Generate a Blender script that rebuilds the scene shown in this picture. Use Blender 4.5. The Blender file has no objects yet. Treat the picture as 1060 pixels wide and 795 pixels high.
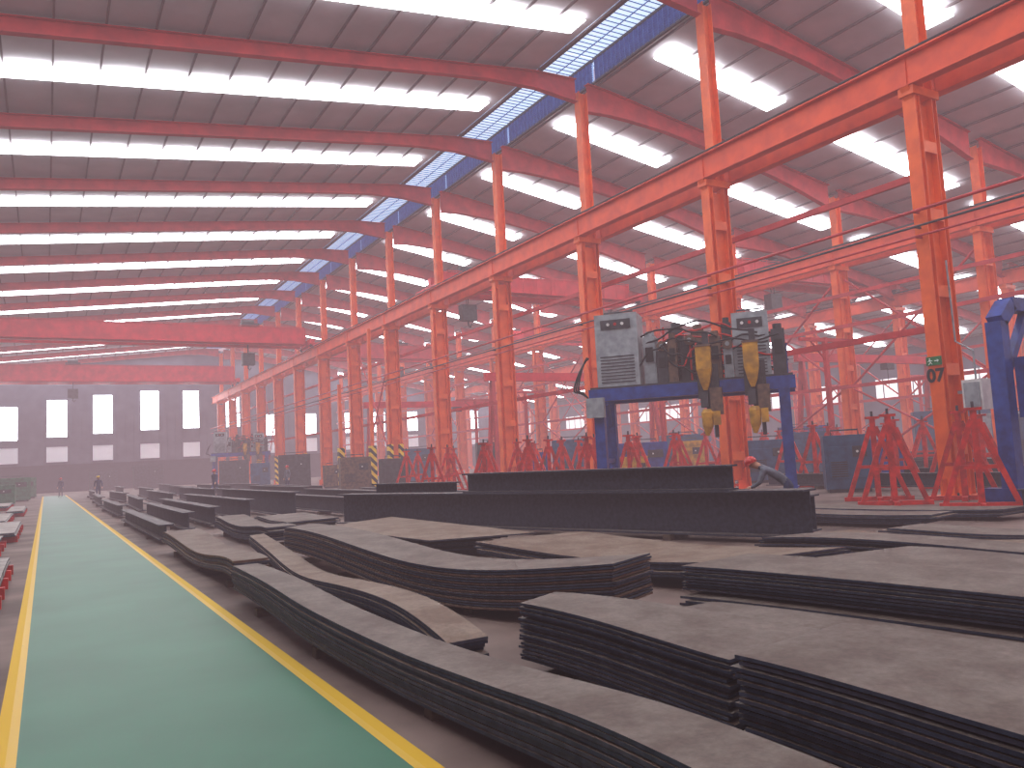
import bpy, math, random
from mathutils import Vector, Matrix
random.seed(7)
COL=bpy.context.scene.collection
sc=bpy.context.scene
sc.view_settings.view_transform='Standard'
sc.view_settings.look='None'
sc.view_settings.exposure=0.0

# ------------------------------------------------------------ materials
def srgb(r,g,b):
    def c(v):
        v/=255.0
        return v/12.92 if v<=0.04045 else ((v+0.055)/1.055)**2.4
    return (c(r),c(g),c(b),1)
def newmat(name):
    m=bpy.data.materials.new(name); m.use_nodes=True
    nt=m.node_tree; b=nt.nodes['Principled BSDF']
    return m,nt,b
def M(name,c1,c2=None,rough=0.6,metal=0.0,scale=3.0):
    m,nt,b=newmat(name)
    b.inputs['Roughness'].default_value=rough
    b.inputs['Metallic'].default_value=metal
    if c2 is None: c2=tuple(v*0.75 for v in c1[:3])+(1,)
    g=nt.nodes.new('ShaderNodeNewGeometry')
    n=nt.nodes.new('ShaderNodeTexNoise'); n.inputs['Scale'].default_value=scale; n.inputs['Detail'].default_value=5
    nt.links.new(g.outputs['Position'],n.inputs['Vector'])
    r=nt.nodes.new('ShaderNodeValToRGB')
    r.color_ramp.elements[0].position=0.35; r.color_ramp.elements[1].position=0.65
    r.color_ramp.elements[0].color=c2; r.color_ramp.elements[1].color=c1
    nt.links.new(n.outputs['Fac'],r.inputs['Fac'])
    nt.links.new(r.outputs['Color'],b.inputs['Base Color'])
    return m
def EM(name,col,strength,noise=0.0):
    m,nt,b=newmat(name)
    b.inputs['Base Color'].default_value=(0.8,0.8,0.8,1)
    b.inputs['Emission Color'].default_value=col
    b.inputs['Emission Strength'].default_value=strength
    if noise>0:
        g=nt.nodes.new('ShaderNodeNewGeometry')
        n=nt.nodes.new('ShaderNodeTexNoise'); n.inputs['Scale'].default_value=0.6
        nt.links.new(g.outputs['Position'],n.inputs['Vector'])
        mr=nt.nodes.new('ShaderNodeMapRange'); mr.inputs['To Min'].default_value=strength*(1-noise); mr.inputs['To Max'].default_value=strength*(1+noise)
        nt.links.new(n.outputs['Fac'],mr.inputs['Value']); nt.links.new(mr.outputs['Result'],b.inputs['Emission Strength'])
    return m
def steel(name,dark,dust,rust):
    m,nt,b=newmat(name)
    N=nt.nodes.new; Lk=nt.links.new
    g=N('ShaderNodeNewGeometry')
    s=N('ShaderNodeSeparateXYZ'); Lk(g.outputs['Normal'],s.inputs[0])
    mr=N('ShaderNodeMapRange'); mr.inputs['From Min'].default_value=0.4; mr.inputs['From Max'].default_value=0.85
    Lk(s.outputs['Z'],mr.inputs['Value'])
    n=N('ShaderNodeTexNoise'); n.inputs['Scale'].default_value=2.1; n.inputs['Detail'].default_value=10; n.inputs['Roughness'].default_value=0.72
    Lk(g.outputs['Position'],n.inputs['Vector'])
    r=N('ShaderNodeValToRGB'); r.color_ramp.elements[0].position=0.40; r.color_ramp.elements[1].position=0.60
    r.color_ramp.elements[0].color=rust; r.color_ramp.elements[1].color=dust
    Lk(n.outputs['Fac'],r.inputs['Fac'])
    n3=N('ShaderNodeTexNoise'); n3.inputs['Scale'].default_value=22; n3.inputs['Detail'].default_value=8; n3.inputs['Roughness'].default_value=0.75
    Lk(g.outputs['Position'],n3.inputs['Vector'])
    mv=N('ShaderNodeMapRange'); mv.inputs['From Min'].default_value=0.3; mv.inputs['From Max'].default_value=0.7; mv.inputs['To Min'].default_value=0.72; mv.inputs['To Max'].default_value=1.18
    Lk(n3.outputs['Fac'],mv.inputs['Value'])
    hs=N('ShaderNodeHueSaturation'); Lk(mv.outputs['Result'],hs.inputs['Value']); Lk(r.outputs['Color'],hs.inputs['Color'])
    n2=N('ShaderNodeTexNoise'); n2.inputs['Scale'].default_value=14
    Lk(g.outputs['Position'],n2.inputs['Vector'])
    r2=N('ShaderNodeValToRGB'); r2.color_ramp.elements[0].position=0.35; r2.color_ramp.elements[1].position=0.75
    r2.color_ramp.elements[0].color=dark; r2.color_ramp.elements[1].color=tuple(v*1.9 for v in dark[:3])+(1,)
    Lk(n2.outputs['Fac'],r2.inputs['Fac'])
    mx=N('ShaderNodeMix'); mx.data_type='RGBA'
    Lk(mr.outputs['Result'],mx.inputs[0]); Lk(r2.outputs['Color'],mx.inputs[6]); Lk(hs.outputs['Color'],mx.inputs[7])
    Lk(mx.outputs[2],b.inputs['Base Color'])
    rr=N('ShaderNodeMapRange'); rr.inputs['To Min'].default_value=0.5; rr.inputs['To Max'].default_value=0.8
    Lk(n.outputs['Fac'],rr.inputs['Value']); Lk(rr.outputs['Result'],b.inputs['Roughness'])
    b.inputs['Specular IOR Level'].default_value=0.3
    return m
ORANGE=M('orange_paint',srgb(240,100,28),srgb(220,84,26),0.5,scale=2)
GIRD=M('girder_paint',srgb(226,80,34),srgb(204,66,32),0.55,scale=1.6)
REDP=M('red_oxide_paint',srgb(200,54,56),srgb(170,44,48),0.5,scale=1.5)
CRANER=M('crane_red_paint',srgb(214,38,50),srgb(190,32,42),0.45,scale=1.5)
REDT=M('red_trestle_paint',srgb(216,40,30),srgb(160,30,26),0.5,scale=5)
PURL=M('purlin_paint',srgb(122,110,112),srgb(104,94,98),0.6,scale=2)
BLUE=M('blue_paint',srgb(34,70,150),srgb(24,48,112),0.4,scale=4)
TEAL=M('teal_paint',srgb(44,86,120),srgb(34,66,98),0.5,scale=4)
GREY=M('cabinet_grey',srgb(158,166,170),srgb(130,138,144),0.45,scale=5)
DGREY=M('dark_grey_metal',srgb(60,62,68),srgb(40,42,46),0.5,scale=5)
BROWN=M('dirty_brown_metal',srgb(110,84,66),srgb(74,60,52),0.6,scale=7)
BLACK=M('black_rubber',srgb(26,26,28),srgb(18,18,20),0.6,scale=5)
YEL=M('machine_yellow',srgb(206,150,38),srgb(150,108,36),0.6,scale=4)
GREENM=M('machine_green',srgb(50,110,84),srgb(36,84,64),0.5,scale=4)
WHITE=M('white_paint',srgb(225,225,222),srgb(200,200,198),0.5,scale=4)
SIGNG=M('sign_green',srgb(10,110,56),srgb(8,96,48),0.5)
SIGNW=M('sign_white',srgb(230,240,230),srgb(220,230,220),0.5)
WOOD=M('timber',srgb(90,72,58),srgb(62,50,42),0.8,scale=9)
SKIN=M('skin',srgb(190,140,115),srgb(175,125,100),0.6)
NAVY=M('work_jacket_navy',srgb(52,62,92),srgb(40,48,74),0.9,scale=8)
KHAKI=M('work_clothes_grey',srgb(104,108,120),srgb(84,88,98),0.9,scale=8)
HELR=M('helmet_red',srgb(200,40,36),None,0.35)
HELY=M('helmet_yellow',srgb(230,190,50),None,0.35)
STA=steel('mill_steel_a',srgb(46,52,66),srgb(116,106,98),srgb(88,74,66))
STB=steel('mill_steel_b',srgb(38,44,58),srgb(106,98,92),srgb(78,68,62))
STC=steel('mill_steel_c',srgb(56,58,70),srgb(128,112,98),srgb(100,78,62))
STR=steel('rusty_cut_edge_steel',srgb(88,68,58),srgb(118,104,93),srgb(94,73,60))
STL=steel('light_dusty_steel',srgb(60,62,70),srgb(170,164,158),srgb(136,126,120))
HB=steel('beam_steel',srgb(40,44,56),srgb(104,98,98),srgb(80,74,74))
ROOF=M('roof_sheet',srgb(190,186,190),srgb(174,170,174),0.7,scale=0.5)
WALLM=M('wall_sheet',srgb(98,100,114),srgb(84,86,100),0.8,scale=0.6)
WALLB=M('wall_plinth',srgb(44,44,52),srgb(34,34,42),0.9,scale=1.2)
SKYL=EM('skylight_panel',(0.93,0.96,1.0,1),12.0,0.15)
MONP=EM('monitor_panel',srgb(196,222,244),1.25,0.1)
LOUG=EM('louver_daylight',srgb(130,170,225),0.8)
WINP=EM('window_glow',(0.88,0.95,1.0,1),12.0)
SIDEG=EM('window_glow_side',(1.0,0.94,0.95,1),1.0)
LOUV=M('louver_blue',srgb(96,136,196),srgb(76,116,180),0.5,scale=3)
def hazard():
    m,nt,b=newmat('hazard_stripes')
    g=nt.nodes.new('ShaderNodeNewGeometry'); s=nt.nodes.new('ShaderNodeSeparateXYZ'); nt.links.new(g.outputs['Position'],s.inputs[0])
    a=nt.nodes.new('ShaderNodeMath'); a.operation='ADD'; nt.links.new(s.outputs['X'],a.inputs[0]); nt.links.new(s.outputs['Z'],a.inputs[1])
    w=nt.nodes.new('ShaderNodeMath'); w.operation='MULTIPLY'; w.inputs[1].default_value=1.8; nt.links.new(a.outputs[0],w.inputs[0])
    f=nt.nodes.new('ShaderNodeMath'); f.operation='FRACT'; nt.links.new(w.outputs[0],f.inputs[0])
    t=nt.nodes.new('ShaderNodeMath'); t.operation='GREATER_THAN'; t.inputs[1].default_value=0.5; nt.links.new(f.outputs[0],t.inputs[0])
    mx=nt.nodes.new('ShaderNodeMix'); mx.data_type='RGBA'; mx.inputs[6].default_value=srgb(235,190,40); mx.inputs[7].default_value=srgb(20,20,22)
    nt.links.new(t.outputs[0],mx.inputs[0]); nt.links.new(mx.outputs[2],b.inputs['Base Color'])
    return m
HAZ=hazard()
def floormat():
    m,nt,b=newmat('workshop_floor')
    N=nt.nodes.new; Lk=nt.links.new
    g=N('ShaderNodeNewGeometry'); s=N('ShaderNodeSeparateXYZ'); Lk(g.outputs['Position'],s.inputs[0])
    nz=N('ShaderNodeTexNoise'); nz.inputs['Scale'].default_value=9; nz.inputs['Detail'].default_value=8; Lk(g.outputs['Position'],nz.inputs['Vector'])
    def cmp(op,sock,v):
        t=N('ShaderNodeMath'); t.operation=op; t.inputs[1].default_value=v; Lk(sock,t.inputs[0]); return t.outputs[0]
    def mul(a,c):
        t=N('ShaderNodeMath'); t.operation='MULTIPLY'; Lk(a,t.inputs[0]); Lk(c,t.inputs[1]); return t.outputs[0]
    def add(a,c):
        t=N('ShaderNodeMath'); t.operation='ADD'; Lk(a,t.inputs[0]); Lk(c,t.inputs[1]); return t.outputs[0]
    X=s.outputs['X'];Y=s.outputs['Y']
    ylim=cmp('LESS_THAN',Y,92)
    green=mul(mul(cmp('GREATER_THAN',X,-0.2),cmp('LESS_THAN',X,1.72)),ylim)
    yl=add(mul(cmp('GREATER_THAN',X,-0.27),cmp('LESS_THAN',X,-0.145)),mul(cmp('GREATER_THAN',X,1.67),cmp('LESS_THAN',X,1.80)))
    wear=cmp('LESS_THAN',nz.outputs['Fac'],0.72)
    yl=mul(mul(yl,ylim),wear)
    big=N('ShaderNodeTexNoise'); big.inputs['Scale'].default_value=0.7; big.inputs['Detail'].default_value=7; Lk(g.outputs['Position'],big.inputs['Vector'])
    rc=N('ShaderNodeValToRGB'); rc.color_ramp.elements[0].position=0.35; rc.color_ramp.elements[1].position=0.65
    rc.color_ramp.elements[0].color=srgb(84,68,62); rc.color_ramp.elements[1].color=srgb(126,108,100); Lk(big.outputs['Fac'],rc.inputs['Fac'])
    rg=N('ShaderNodeValToRGB'); rg.color_ramp.elements[0].position=0.3; rg.color_ramp.elements[1].position=0.7
    rg.color_ramp.elements[0].color=srgb(28,92,66); rg.color_ramp.elements[1].color=srgb(42,108,80); Lk(big.outputs['Fac'],rg.inputs['Fac'])
    m1=N('ShaderNodeMix'); m1.data_type='RGBA'; Lk(green,m1.inputs[0]); Lk(rc.outputs['Color'],m1.inputs[6]); Lk(rg.outputs['Color'],m1.inputs[7])
    m2=N('ShaderNodeMix'); m2.data_type='RGBA'; m2.inputs[7].default_value=srgb(208,168,36); Lk(yl,m2.inputs[0]); Lk(m1.outputs[2],m2.inputs[6])
    Lk(m2.outputs[2],b.inputs['Base Color'])
    rr=N('ShaderNodeMapRange'); rr.inputs['To Min'].default_value=0.7; rr.inputs['To Max'].default_value=0.45; Lk(green,rr.inputs['Value']); Lk(rr.outputs['Result'],b.inputs['Roughness'])
    b.inputs['Specular IOR Level'].default_value=0.28
    return m
FLOORM=floormat()

# ------------------------------------------------------------ mesh builder
class MB:
    def __init__(s): s.v=[];s.f=[];s.m=[];s.mats=[]
    def mi(s,mat):
        if mat not in s.mats: s.mats.append(mat)
        return s.mats.index(mat)
    def add(s,vs,fs,mat):
        o=len(s.v); s.v+=[tuple(v) for v in vs]; k=s.mi(mat)
        for f in fs: s.f.append([o+i for i in f]); s.m.append(k)
        return s
    BF=[(0,3,2,1),(4,5,6,7),(0,1,5,4),(1,2,6,5),(2,3,7,6),(3,0,4,7)]
    def box(s,c,d,mat,rot=None):
        hx,hy,hz=d[0]/2,d[1]/2,d[2]/2
        vs=[Vector(p) for p in((-hx,-hy,-hz),(hx,-hy,-hz),(hx,hy,-hz),(-hx,hy,-hz),(-hx,-hy,hz),(hx,-hy,hz),(hx,hy,hz),(-hx,hy,hz))]
        if rot: vs=[rot@v for v in vs]
        return s.add([v+Vector(c) for v in vs],s.BF,mat)
    def frame(s,p,q,up=(0,0,1)):
        p=Vector(p);q=Vector(q);d=(q-p).normalized();u=Vector(up)
        if abs(d.dot(u))>0.98: u=Vector((0,1,0))
        r=d.cross(u).normalized();u=r.cross(d)
        return p,q,r,u
    def bar(s,p,q,w,h,mat,up=(0,0,1)):
        p,q,r,u=s.frame(p,q,up)
        vs=[]
        for a in(p,q):
            for x,y in((-1,-1),(1,-1),(1,1),(-1,1)): vs.append(a+r*(x*w/2)+u*(y*h/2))
        return s.add(vs,[(0,1,2,3),(7,6,5,4),(0,4,5,1),(1,5,6,2),(2,6,7,3),(3,7,4,0)],mat)
    def ibar(s,p,q,w,h,tf,tw,mat,up=(0,0,1)):
        p,q,r,u=s.frame(p,q,up)
        prof=[(-w/2,-h/2),(w/2,-h/2),(w/2,-h/2+tf),(tw/2,-h/2+tf),(tw/2,h/2-tf),(w/2,h/2-tf),(w/2,h/2),(-w/2,h/2),(-w/2,h/2-tf),(-tw/2,h/2-tf),(-tw/2,-h/2+tf),(-w/2,-h/2+tf)]
        n=len(prof);vs=[a+r*x+u*y for a in(p,q) for x,y in prof]
        fs=[(i,i+n,(i+1)%n+n,(i+1)%n) for i in range(n)]
        for o,fl in((0,False),(n,True)):
            for c in((0,1,2,11),(11,2,3,10),(10,3,4,9),(9,4,5,8),(8,5,6,7)):
                c=[o+i for i in c]; fs.append(c[::-1] if fl else c)
        return s.add(vs,fs,mat)
    def tube(s,pts,rad,mat,n=8,closed=True):
        pts=[Vector(p) for p in pts]
        rads=rad if isinstance(rad,(list,tuple)) else [rad]*len(pts)
        vs=[];pr=None
        for i,p in enumerate(pts):
            d=(pts[min(i+1,len(pts)-1)]-pts[max(i-1,0)]).normalized()
            if pr is None:
                r=d.orthogonal().normalized()
            else:
                r=(pr-d*pr.dot(d)).normalized()
            pr=r;u=d.cross(r)
            for k in range(n):
                a=2*math.pi*k/n; vs.append(p+(r*math.cos(a)+u*math.sin(a))*rads[i])
        fs=[]
        for i in range(len(pts)-1):
            for k in range(n): fs.append((i*n+k,i*n+(k+1)%n,(i+1)*n+(k+1)%n,(i+1)*n+k))
        if closed:
            fs.append(tuple(range(n))[::-1]); fs.append(tuple((len(pts)-1)*n+k for k in range(n)))
        return s.add(vs,fs,mat)
    def obj(s,name,loc=(0,0,0),parent=None,rel=False,smooth=False,bevel=0):
        me=bpy.data.meshes.new(name)
        L=Vector(loc)
        vs=[Vector(v)-L for v in s.v] if rel else s.v
        me.from_pydata([tuple(v) for v in vs],[],s.f)
        for m in s.mats: me.materials.append(m)
        me.polygons.foreach_set('material_index',s.m)
        if smooth: me.polygons.foreach_set('use_smooth',[True]*len(me.polygons))
        me.update()
        o=bpy.data.objects.new(name,me); o.location=loc; COL.objects.link(o)
        if parent: o.parent=parent
        if bevel:
            b=o.modifiers.new('bevel','BEVEL'); b.width=bevel; b.segments=2
        return o
def E(name,loc,rotz=0):
    o=bpy.data.objects.new(name,None); o.empty_display_size=0.3; o.location=loc; o.rotation_euler=(0,0,rotz); COL.objects.link(o); return o
def tag(o,label,cat,group=None,kind=None):
    o['label']=label; o['category']=cat
    if group: o['group']=group
    if kind: o['kind']=kind
    return o
def struct(o,label=None):
    o['kind']='structure'
    if label: o['label']=label
    return o
def copy_thing(src,loc,rotz=None):
    kids={}
    for o in list(COL.objects):
        if o.parent: kids.setdefault(o.parent.name,[]).append(o)
    def rec(s,par):
        c=s.copy(); COL.objects.link(c)
        if par: c.parent=par; c.matrix_parent_inverse=s.matrix_parent_inverse.copy()
        for ch in list(kids.get(s.name,[])): rec(ch,c)
        return c
    c=rec(src,None); c.location=loc
    if rotz is not None: c.rotation_euler=(0,0,rotz)
    return c

# ------------------------------------------------------------ shell
def zl(x): return 17.85-0.112*(19-x)
def zr(x): return 17.6-0.17*(x-21)
Y0,Y1=-4.0,115.0; XL,XR=-9.0,68.0
struct(MB().box(((XL+XR)/2,(Y0+Y1)/2,-0.1),(XR-XL+0.6,Y1-Y0+0.6,0.2),FLOORM).obj('floor',rel=False),'grey concrete workshop floor with green painted aisle')
def slab(b,x0,z0,x1,z1,t,mat):
    vs=[(x0,Y0,z0),(x1,Y0,z1),(x1,Y1,z1),(x0,Y1,z0),(x0,Y0,z0+t),(x1,Y0,z1+t),(x1,Y1,z1+t),(x0,Y1,z0+t)]
    b.add(vs,MB.BF,mat)
b=MB(); slab(b,XL,zl(XL),18.0,zl(18),0.08,ROOF); slab(b,20.75,zr(20.75),XR,zr(XR),0.08,ROOF)
struct(b.obj('ceiling'),'grey corrugated roof sheeting in two slopes')
b=MB(); b.add([(XL,115,3.4),(18,115,3.4),(18,115,zl(18)),(XL,115,zl(XL)),(XL,115.2,3.4),(18,115.2,3.4),(18,115.2,zl(18)),(XL,115.2,zl(XL))],MB.BF,WALLM)
b.add([(18,115,3.4),(XR,115,3.4),(XR,115,zr(XR)),(18,115,18.6),(18,115.2,3.4),(XR,115.2,3.4),(XR,115.2,zr(XR)),(18,115.2,18.6)],MB.BF,WALLM)
b.box(((XL+XR)/2,115.05,1.7),(XR-XL,0.3,3.4),WALLB)
for x in [XL+1.0*i for i in range(77)]:
    b.box((x,114.96,6.4),(0.07,0.08,6.0),WALLM)
struct(b.obj('wall_far'),'grey sheeted gable wall with dark plinth')
struct(MB().box((XL-0.1,(Y0+Y1)/2,zl(XL)/2),(0.2,Y1-Y0,zl(XL)),WALLM).obj('wall_left'),'grey sheeted side wall')
struct(MB().box((XR+0.1,(Y0+Y1)/2,zr(XR)/2),(0.2,Y1-Y0,zr(XR)),WALLM).obj('wall_right'),'grey sheeted side wall')
wn=[0]
def nextwin(): wn[0]+=1; return 'window_%d'%wn[0]
wins=[(-5.0,-2.9,6.5,10.7),(0.1,2.4,6.8,11.5),(5.2,7.5,7.1,12.1),(10.7,13.0,7.4,12.6),(15.9,18.0,7.5,12.6),(21.4,23.3,7.5,11.8)]
x=26.8
while x<64: wins.append((x,x+1.9,6.2,9.2)); x+=5.3
GLOWD=EM('window_glow_dim',(0.7,0.78,0.95,1),0.20)
for (xa,xb,za,zb) in wins:
    b=MB(); b.box(((xa+xb)/2,114.88,(za+zb)/2),(xb-xa,0.05,zb-za),WINP)
    for xx in(xa,xb,): b.box((xx,114.84,(za+zb)/2),(0.12,0.14,zb-za+0.1),WALLM)
    for zz in(za,zb,): b.box(((xa+xb)/2,114.84,zz),(xb-xa+0.1,0.14,0.12),WALLM)
    struct(b.obj(nextwin()),'bright tall gable window')
    b=MB(); b.box(((xa+xb)/2,114.88,4.7),(xb-xa,0.05,2.0),GLOWD)
    for zz in(3.7,5.7): b.box(((xa+xb)/2,114.84,zz),(xb-xa+0.1,0.14,0.1),WALLM)
    struct(b.obj(nextwin()),'dim translucent lower gable window')
YC=[12+7.5*k for k in range(0,14)]
BAY=[0.75]+[y-3.75 for y in YC]+[YC[-1]+3.4]
SO=0.15
def strip(x0,x1,zf,w,y):
    b=MB(); n=max(2,int((x1-x0)/5))
    for i in range(n):
        a=x0+(x1-x0)*i/n; c=x0+(x1-x0)*(i+1)/n-0.03
        b.add([(a,y-w/2,zf(a)-SO-.04),(c,y-w/2,zf(c)-SO-.04),(c,y+w/2,zf(c)-SO-.04),(a,y+w/2,zf(a)-SO-.04),(a,y-w/2,zf(a)-SO),(c,y-w/2,zf(c)-SO),(c,y+w/2,zf(c)-SO),(a,y+w/2,zf(a)-SO)],MB.BF,SKYL)
    struct(b.obj(nextwin()),'translucent roof skylight strip')
for y in BAY:
    b=MB(); b.box((XR-0.03,y,6.0),(0.05,4.6,1.8),SIDEG)  # glowing window band added along the right wall to bring in light
    for dy in(-1.5,0,1.5): b.box((XR-0.08,y+dy,6.0),(0.06,0.08,1.8),WALLM)
    struct(b.obj(nextwin()),'side wall strip window')
    strip(-8,17.3,zl,0.98,y)
    strip(21.4,27.8,zr,1.05,y)
    strip(29.8,40.4,zr,1.05,y)
    strip(43.0,50.5,zr,1.05,y)
    strip(53,66,zr,1.05,y)
for y in BAY:
    b=MB(); b.box((19.4,y,18.75),(3.9,7.45,0.05),MONP)
    for k in range(-12,13): b.box((19.4,y+k*0.3,18.70),(3.9,0.018,0.04),LOUV)
    for xx in(18.9,20.0): b.box((xx,y,18.68),(0.03,7.45,0.04),LOUV)
    struct(b.obj(nextwin()),'pale translucent ridge monitor panel')
src=None
for y in BAY[:-1]:
    for xx in(20.75,18.0):
        if src is None:
            b=MB()
            for i in range(9): b.box((0,0,0.10+i*0.105),(0.09,7.3,0.012),LOUV,Matrix.Rotation(0.4,3,'Y'))
            for k in range(-12,13): b.box((-0.02,k*0.3,0.5),(0.06,0.025,1.0),LOUV)
            b.box((0.09,0,0.52),(0.02,7.3,0.98),LOUG)  # glowing pane added behind the slats, standing in for daylight
            b.box((0,0,0.0),(0.12,7.4,0.05),DGREY); b.box((0,0,1.04),(0.14,7.4,0.10),DGREY)
            src=b.obj('ridge_louver',(xx,y,17.62)); o=src
        else:
            o=src.copy(); COL.objects.link(o); o.location=(xx,y,17.62)
        o.rotation_euler=(0,0,0 if xx>19 else math.pi)
        tag(o,'blue slatted ridge vent louver along the roof monitor','roof vent','ridge vent louvers')
x=-8.5;src=None
xs=[]
while x<17.5: xs.append((x,zl)); x+=1.45
xs.append((17.9,zl)); x=20.9
while x<67.5: xs.append((x,zr)); x+=1.6
for x,zf in xs:
    if src is None:
        b=MB(); b.box((0,0,-0.055),(0.02,Y1-Y0-0.4,0.09),PURL); b.box((0.03,0,-0.095),(0.05,Y1-Y0-0.4,0.01),PURL)
        src=b.obj('roof_purlin',(x,(Y0+Y1)/2,zf(x)-0.02)); o=src
    else:
        o=src.copy(); COL.objects.link(o); o.location=(x,(Y0+Y1)/2,zf(x)-0.02)
    tag(o,'long grey-brown steel purlin under the roof sheeting','purlin','roof purlins')

def rafter(name,x0,x1,zf,kneeL,kneeR,dep):
    b=MB(); n=14; w=0.28
    top=[];bot=[]
    for i in range(n+1):
        x=x0+(x1-x0)*i/n; d=dep
        if kneeR and x>x1-5: d+=0.5*((x-(x1-5))/5)**1.5
        if kneeL and x<x0+5: d+=0.5*((x0+5-x)/5)**1.5
        t=zf(x)-0.18; top.append((x,t)); bot.append((x,t-d))
    for i in range(n):
        for pts in(top,bot):
            a=pts[i];c=pts[i+1]
            b.bar((a[0],0,a[1]),(c[0]+0.01,0,c[1]),w,0.035,REDP)
        a0,c0,a1,c1=bot[i],bot[i+1],top[i],top[i+1]
        b.add([(a0[0],-0.012,a0[1]),(c0[0],-0.012,c0[1]),(c1[0],-0.012,c1[1]),(a1[0],-0.012,a1[1]),(a0[0],0.012,a0[1]),(c0[0],0.012,c0[1]),(c1[0],0.012,c1[1]),(a1[0],0.012,a1[1])],[(0,1,2,3),(7,6,5,4)],REDP)
    return b
srcs={}
for y in YC:
    for key,(x0,x1,zf,kl,kr,dep) in {'l':(-8.8,19.7,lambda x:zl(min(x,18)),False,True,0.5),'r':(20.3,35.7,lambda x:zr(max(x,20.75)),True,True,0.75),'s':(36.5,51.7,zr,True,True,0.65),'w':(52.5,67.3,zr,True,False,0.6)}.items():
        if key not in srcs:
            srcs[key]=rafter('roof_rafter',x0,x1,zf,kl,kr,dep).obj('roof_rafter',(0,y,0)); o=srcs[key]
        else:
            o=srcs[key].copy(); COL.objects.link(o); o.location=(0,y,0)
        tag(o,'red painted haunched steel roof rafter','roof beam','roof rafters')
def rod(p,q,r,mat,name,label,cat,group):
    b=MB().tube([p,q],r,mat,6); o=b.obj(name,p,rel=True); tag(o,label,cat,group); return o

# ------------------------------------------------------------ columns
ZB=10.6
def column(loc,top,group,mt=ORANGE):
    e=E('steel_column',loc)
    b=MB()
    for x in(-0.36,0.36):
        b.ibar((x,0,0.04),(x,0,ZB-0.25),0.36,0.2,0.025,0.016,mt,up=(1,0,0))
    b.box((0,0,ZB/2),(0.56,0.02,ZB-0.8),mt)
    b.obj('lower_shaft',parent=e)
    for z in(1.2,3.2,5.2,7.2,9.0):
        b=MB(); b.box((0,-0.17,z),(0.54,0.02,0.3),mt); b.obj('batten_plate',parent=e)
    b=MB(); b.box((0,0,ZB-0.13),(1.12,0.42,0.22),mt)
    b.add([(-0.62,-0.12,ZB-.02),(-0.28,-0.12,ZB-.7),(-0.28,-0.12,ZB-.02),(-0.62,0.12,ZB-.02),(-0.28,0.12,ZB-.7),(-0.28,0.12,ZB-.02)],[(0,1,2),(5,4,3),(0,3,4,1),(2,1,4,5),(0,2,5,3)],mt)
    b.obj('crane_bracket',parent=e)
    b=MB(); b.ibar((0.12,0,ZB-.02),(0.12,0,top),0.38,0.42,0.025,0.016,mt,up=(1,0,0))
    b.obj('upper_shaft',parent=e)
    b=MB(); b.box((0,0,0.02),(1.4,0.8,0.04),mt)
    for x in(-0.5,0.5):
        for yy in(-0.3,0.3): b.tube([(x,yy,0.03),(x,yy,0.12)],0.03,DGREY,6)
    for x in(-0.57,0.57): b.box((x,0,0.25),(0.2,0.02,0.42),mt)
    b.obj('base_plate',parent=e)
    tag(e,'orange stepped steel column carrying the crane runway','column',group)
    return e
c0=column((19.85,YC[0],0),17.0,'central row of columns')
cols=[c0]
for y in YC[1:]:
    c=copy_thing(c0,(19.85,y,0)); cols.append(c)
def row(x,top,group,label,ys=YC,mt=ORANGE):
    r=column((x,ys[0],0),top,group,mt); r['label']=label
    for y in ys[1:]: copy_thing(r,(x,y,0))
row(36,14.3,'second row of columns','orange steel column with crane bracket in the next bay')
row(52,11.6,'third row of columns','orange steel column with crane bracket in the far bay')
for y in(49.5,72.0,79.5,87):
    i=YC.index(y)
    for x in(-0.36,0.36):
        b=MB(); b.box((x,0,1.4),(0.3,0.42,2.7),HAZ)
        b.obj('hazard_guard',parent=cols[i])
    cols[i]['label']='orange steel column with yellow and black striped base guards'
e=cols[0]; e['label']='orange steel column marked 07 with exit sign and switch box'
b=MB(); b.box((-0.05,-0.75,2.5),(0.4,0.5,0.75),WHITE); b.box((-0.265,-0.75,2.5),(0.03,0.38,0.6),GREY); b.box((0.1,-0.36,2.6),(0.08,0.32,0.08),GREY)
b.obj('switch_box',parent=e,bevel=0)
b=MB(); b.tube([(0.05,-0.7,2.86),(0.05,-0.7,3.6),(0.1,-0.25,3.9),(0.1,-0.22,6.0)],0.025,GREY,6); b.obj('conduit',parent=e)
SX=-0.47
b=MB(); b.box((SX-0.015,0,3.42),(0.03,0.40,0.22),SIGNG)
b.box((SX-0.035,-0.06,3.42),(0.01,0.08,0.022),SIGNW)
b.add([(SX-.035,-0.10,3.455),(SX-.035,-0.10,3.385),(SX-.035,-0.145,3.42),(SX-.045,-0.10,3.455),(SX-.045,-0.10,3.385),(SX-.045,-0.145,3.42)],[(0,1,2),(5,4,3),(0,3,4,1),(1,4,5,2),(2,5,3,0)],SIGNW)
for (p,q) in(((0.10,3.45),(0.08,3.39)),((0.08,3.39),(0.13,3.34)),((0.08,3.39),(0.04,3.34)),((0.10,3.45),(0.03,3.42)),((0.10,3.45),(0.15,3.41))):
    b.bar((SX-.035,p[0],p[1]),(SX-.035,q[0],q[1]),0.012,0.012,SIGNW,up=(1,0,0))
b.box((SX-.035,0.10,3.48),(0.01,0.028,0.028),SIGNW)
b.obj('exit_sign',parent=e)
cu=bpy.data.curves.new('column_number','FONT'); cu.body='07'; cu.size=0.46; cu.extrude=0.004; cu.align_x='CENTER'; cu.align_y='CENTER'; cu.offset=0.016
to=bpy.data.objects.new('tmp_text',cu); COL.objects.link(to)
dg=bpy.context.evaluated_depsgraph_get(); tm=bpy.data.meshes.new_from_object(to.evaluated_get(dg)); bpy.data.objects.remove(to)
tm.materials.clear(); tm.materials.append(BLACK)
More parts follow.
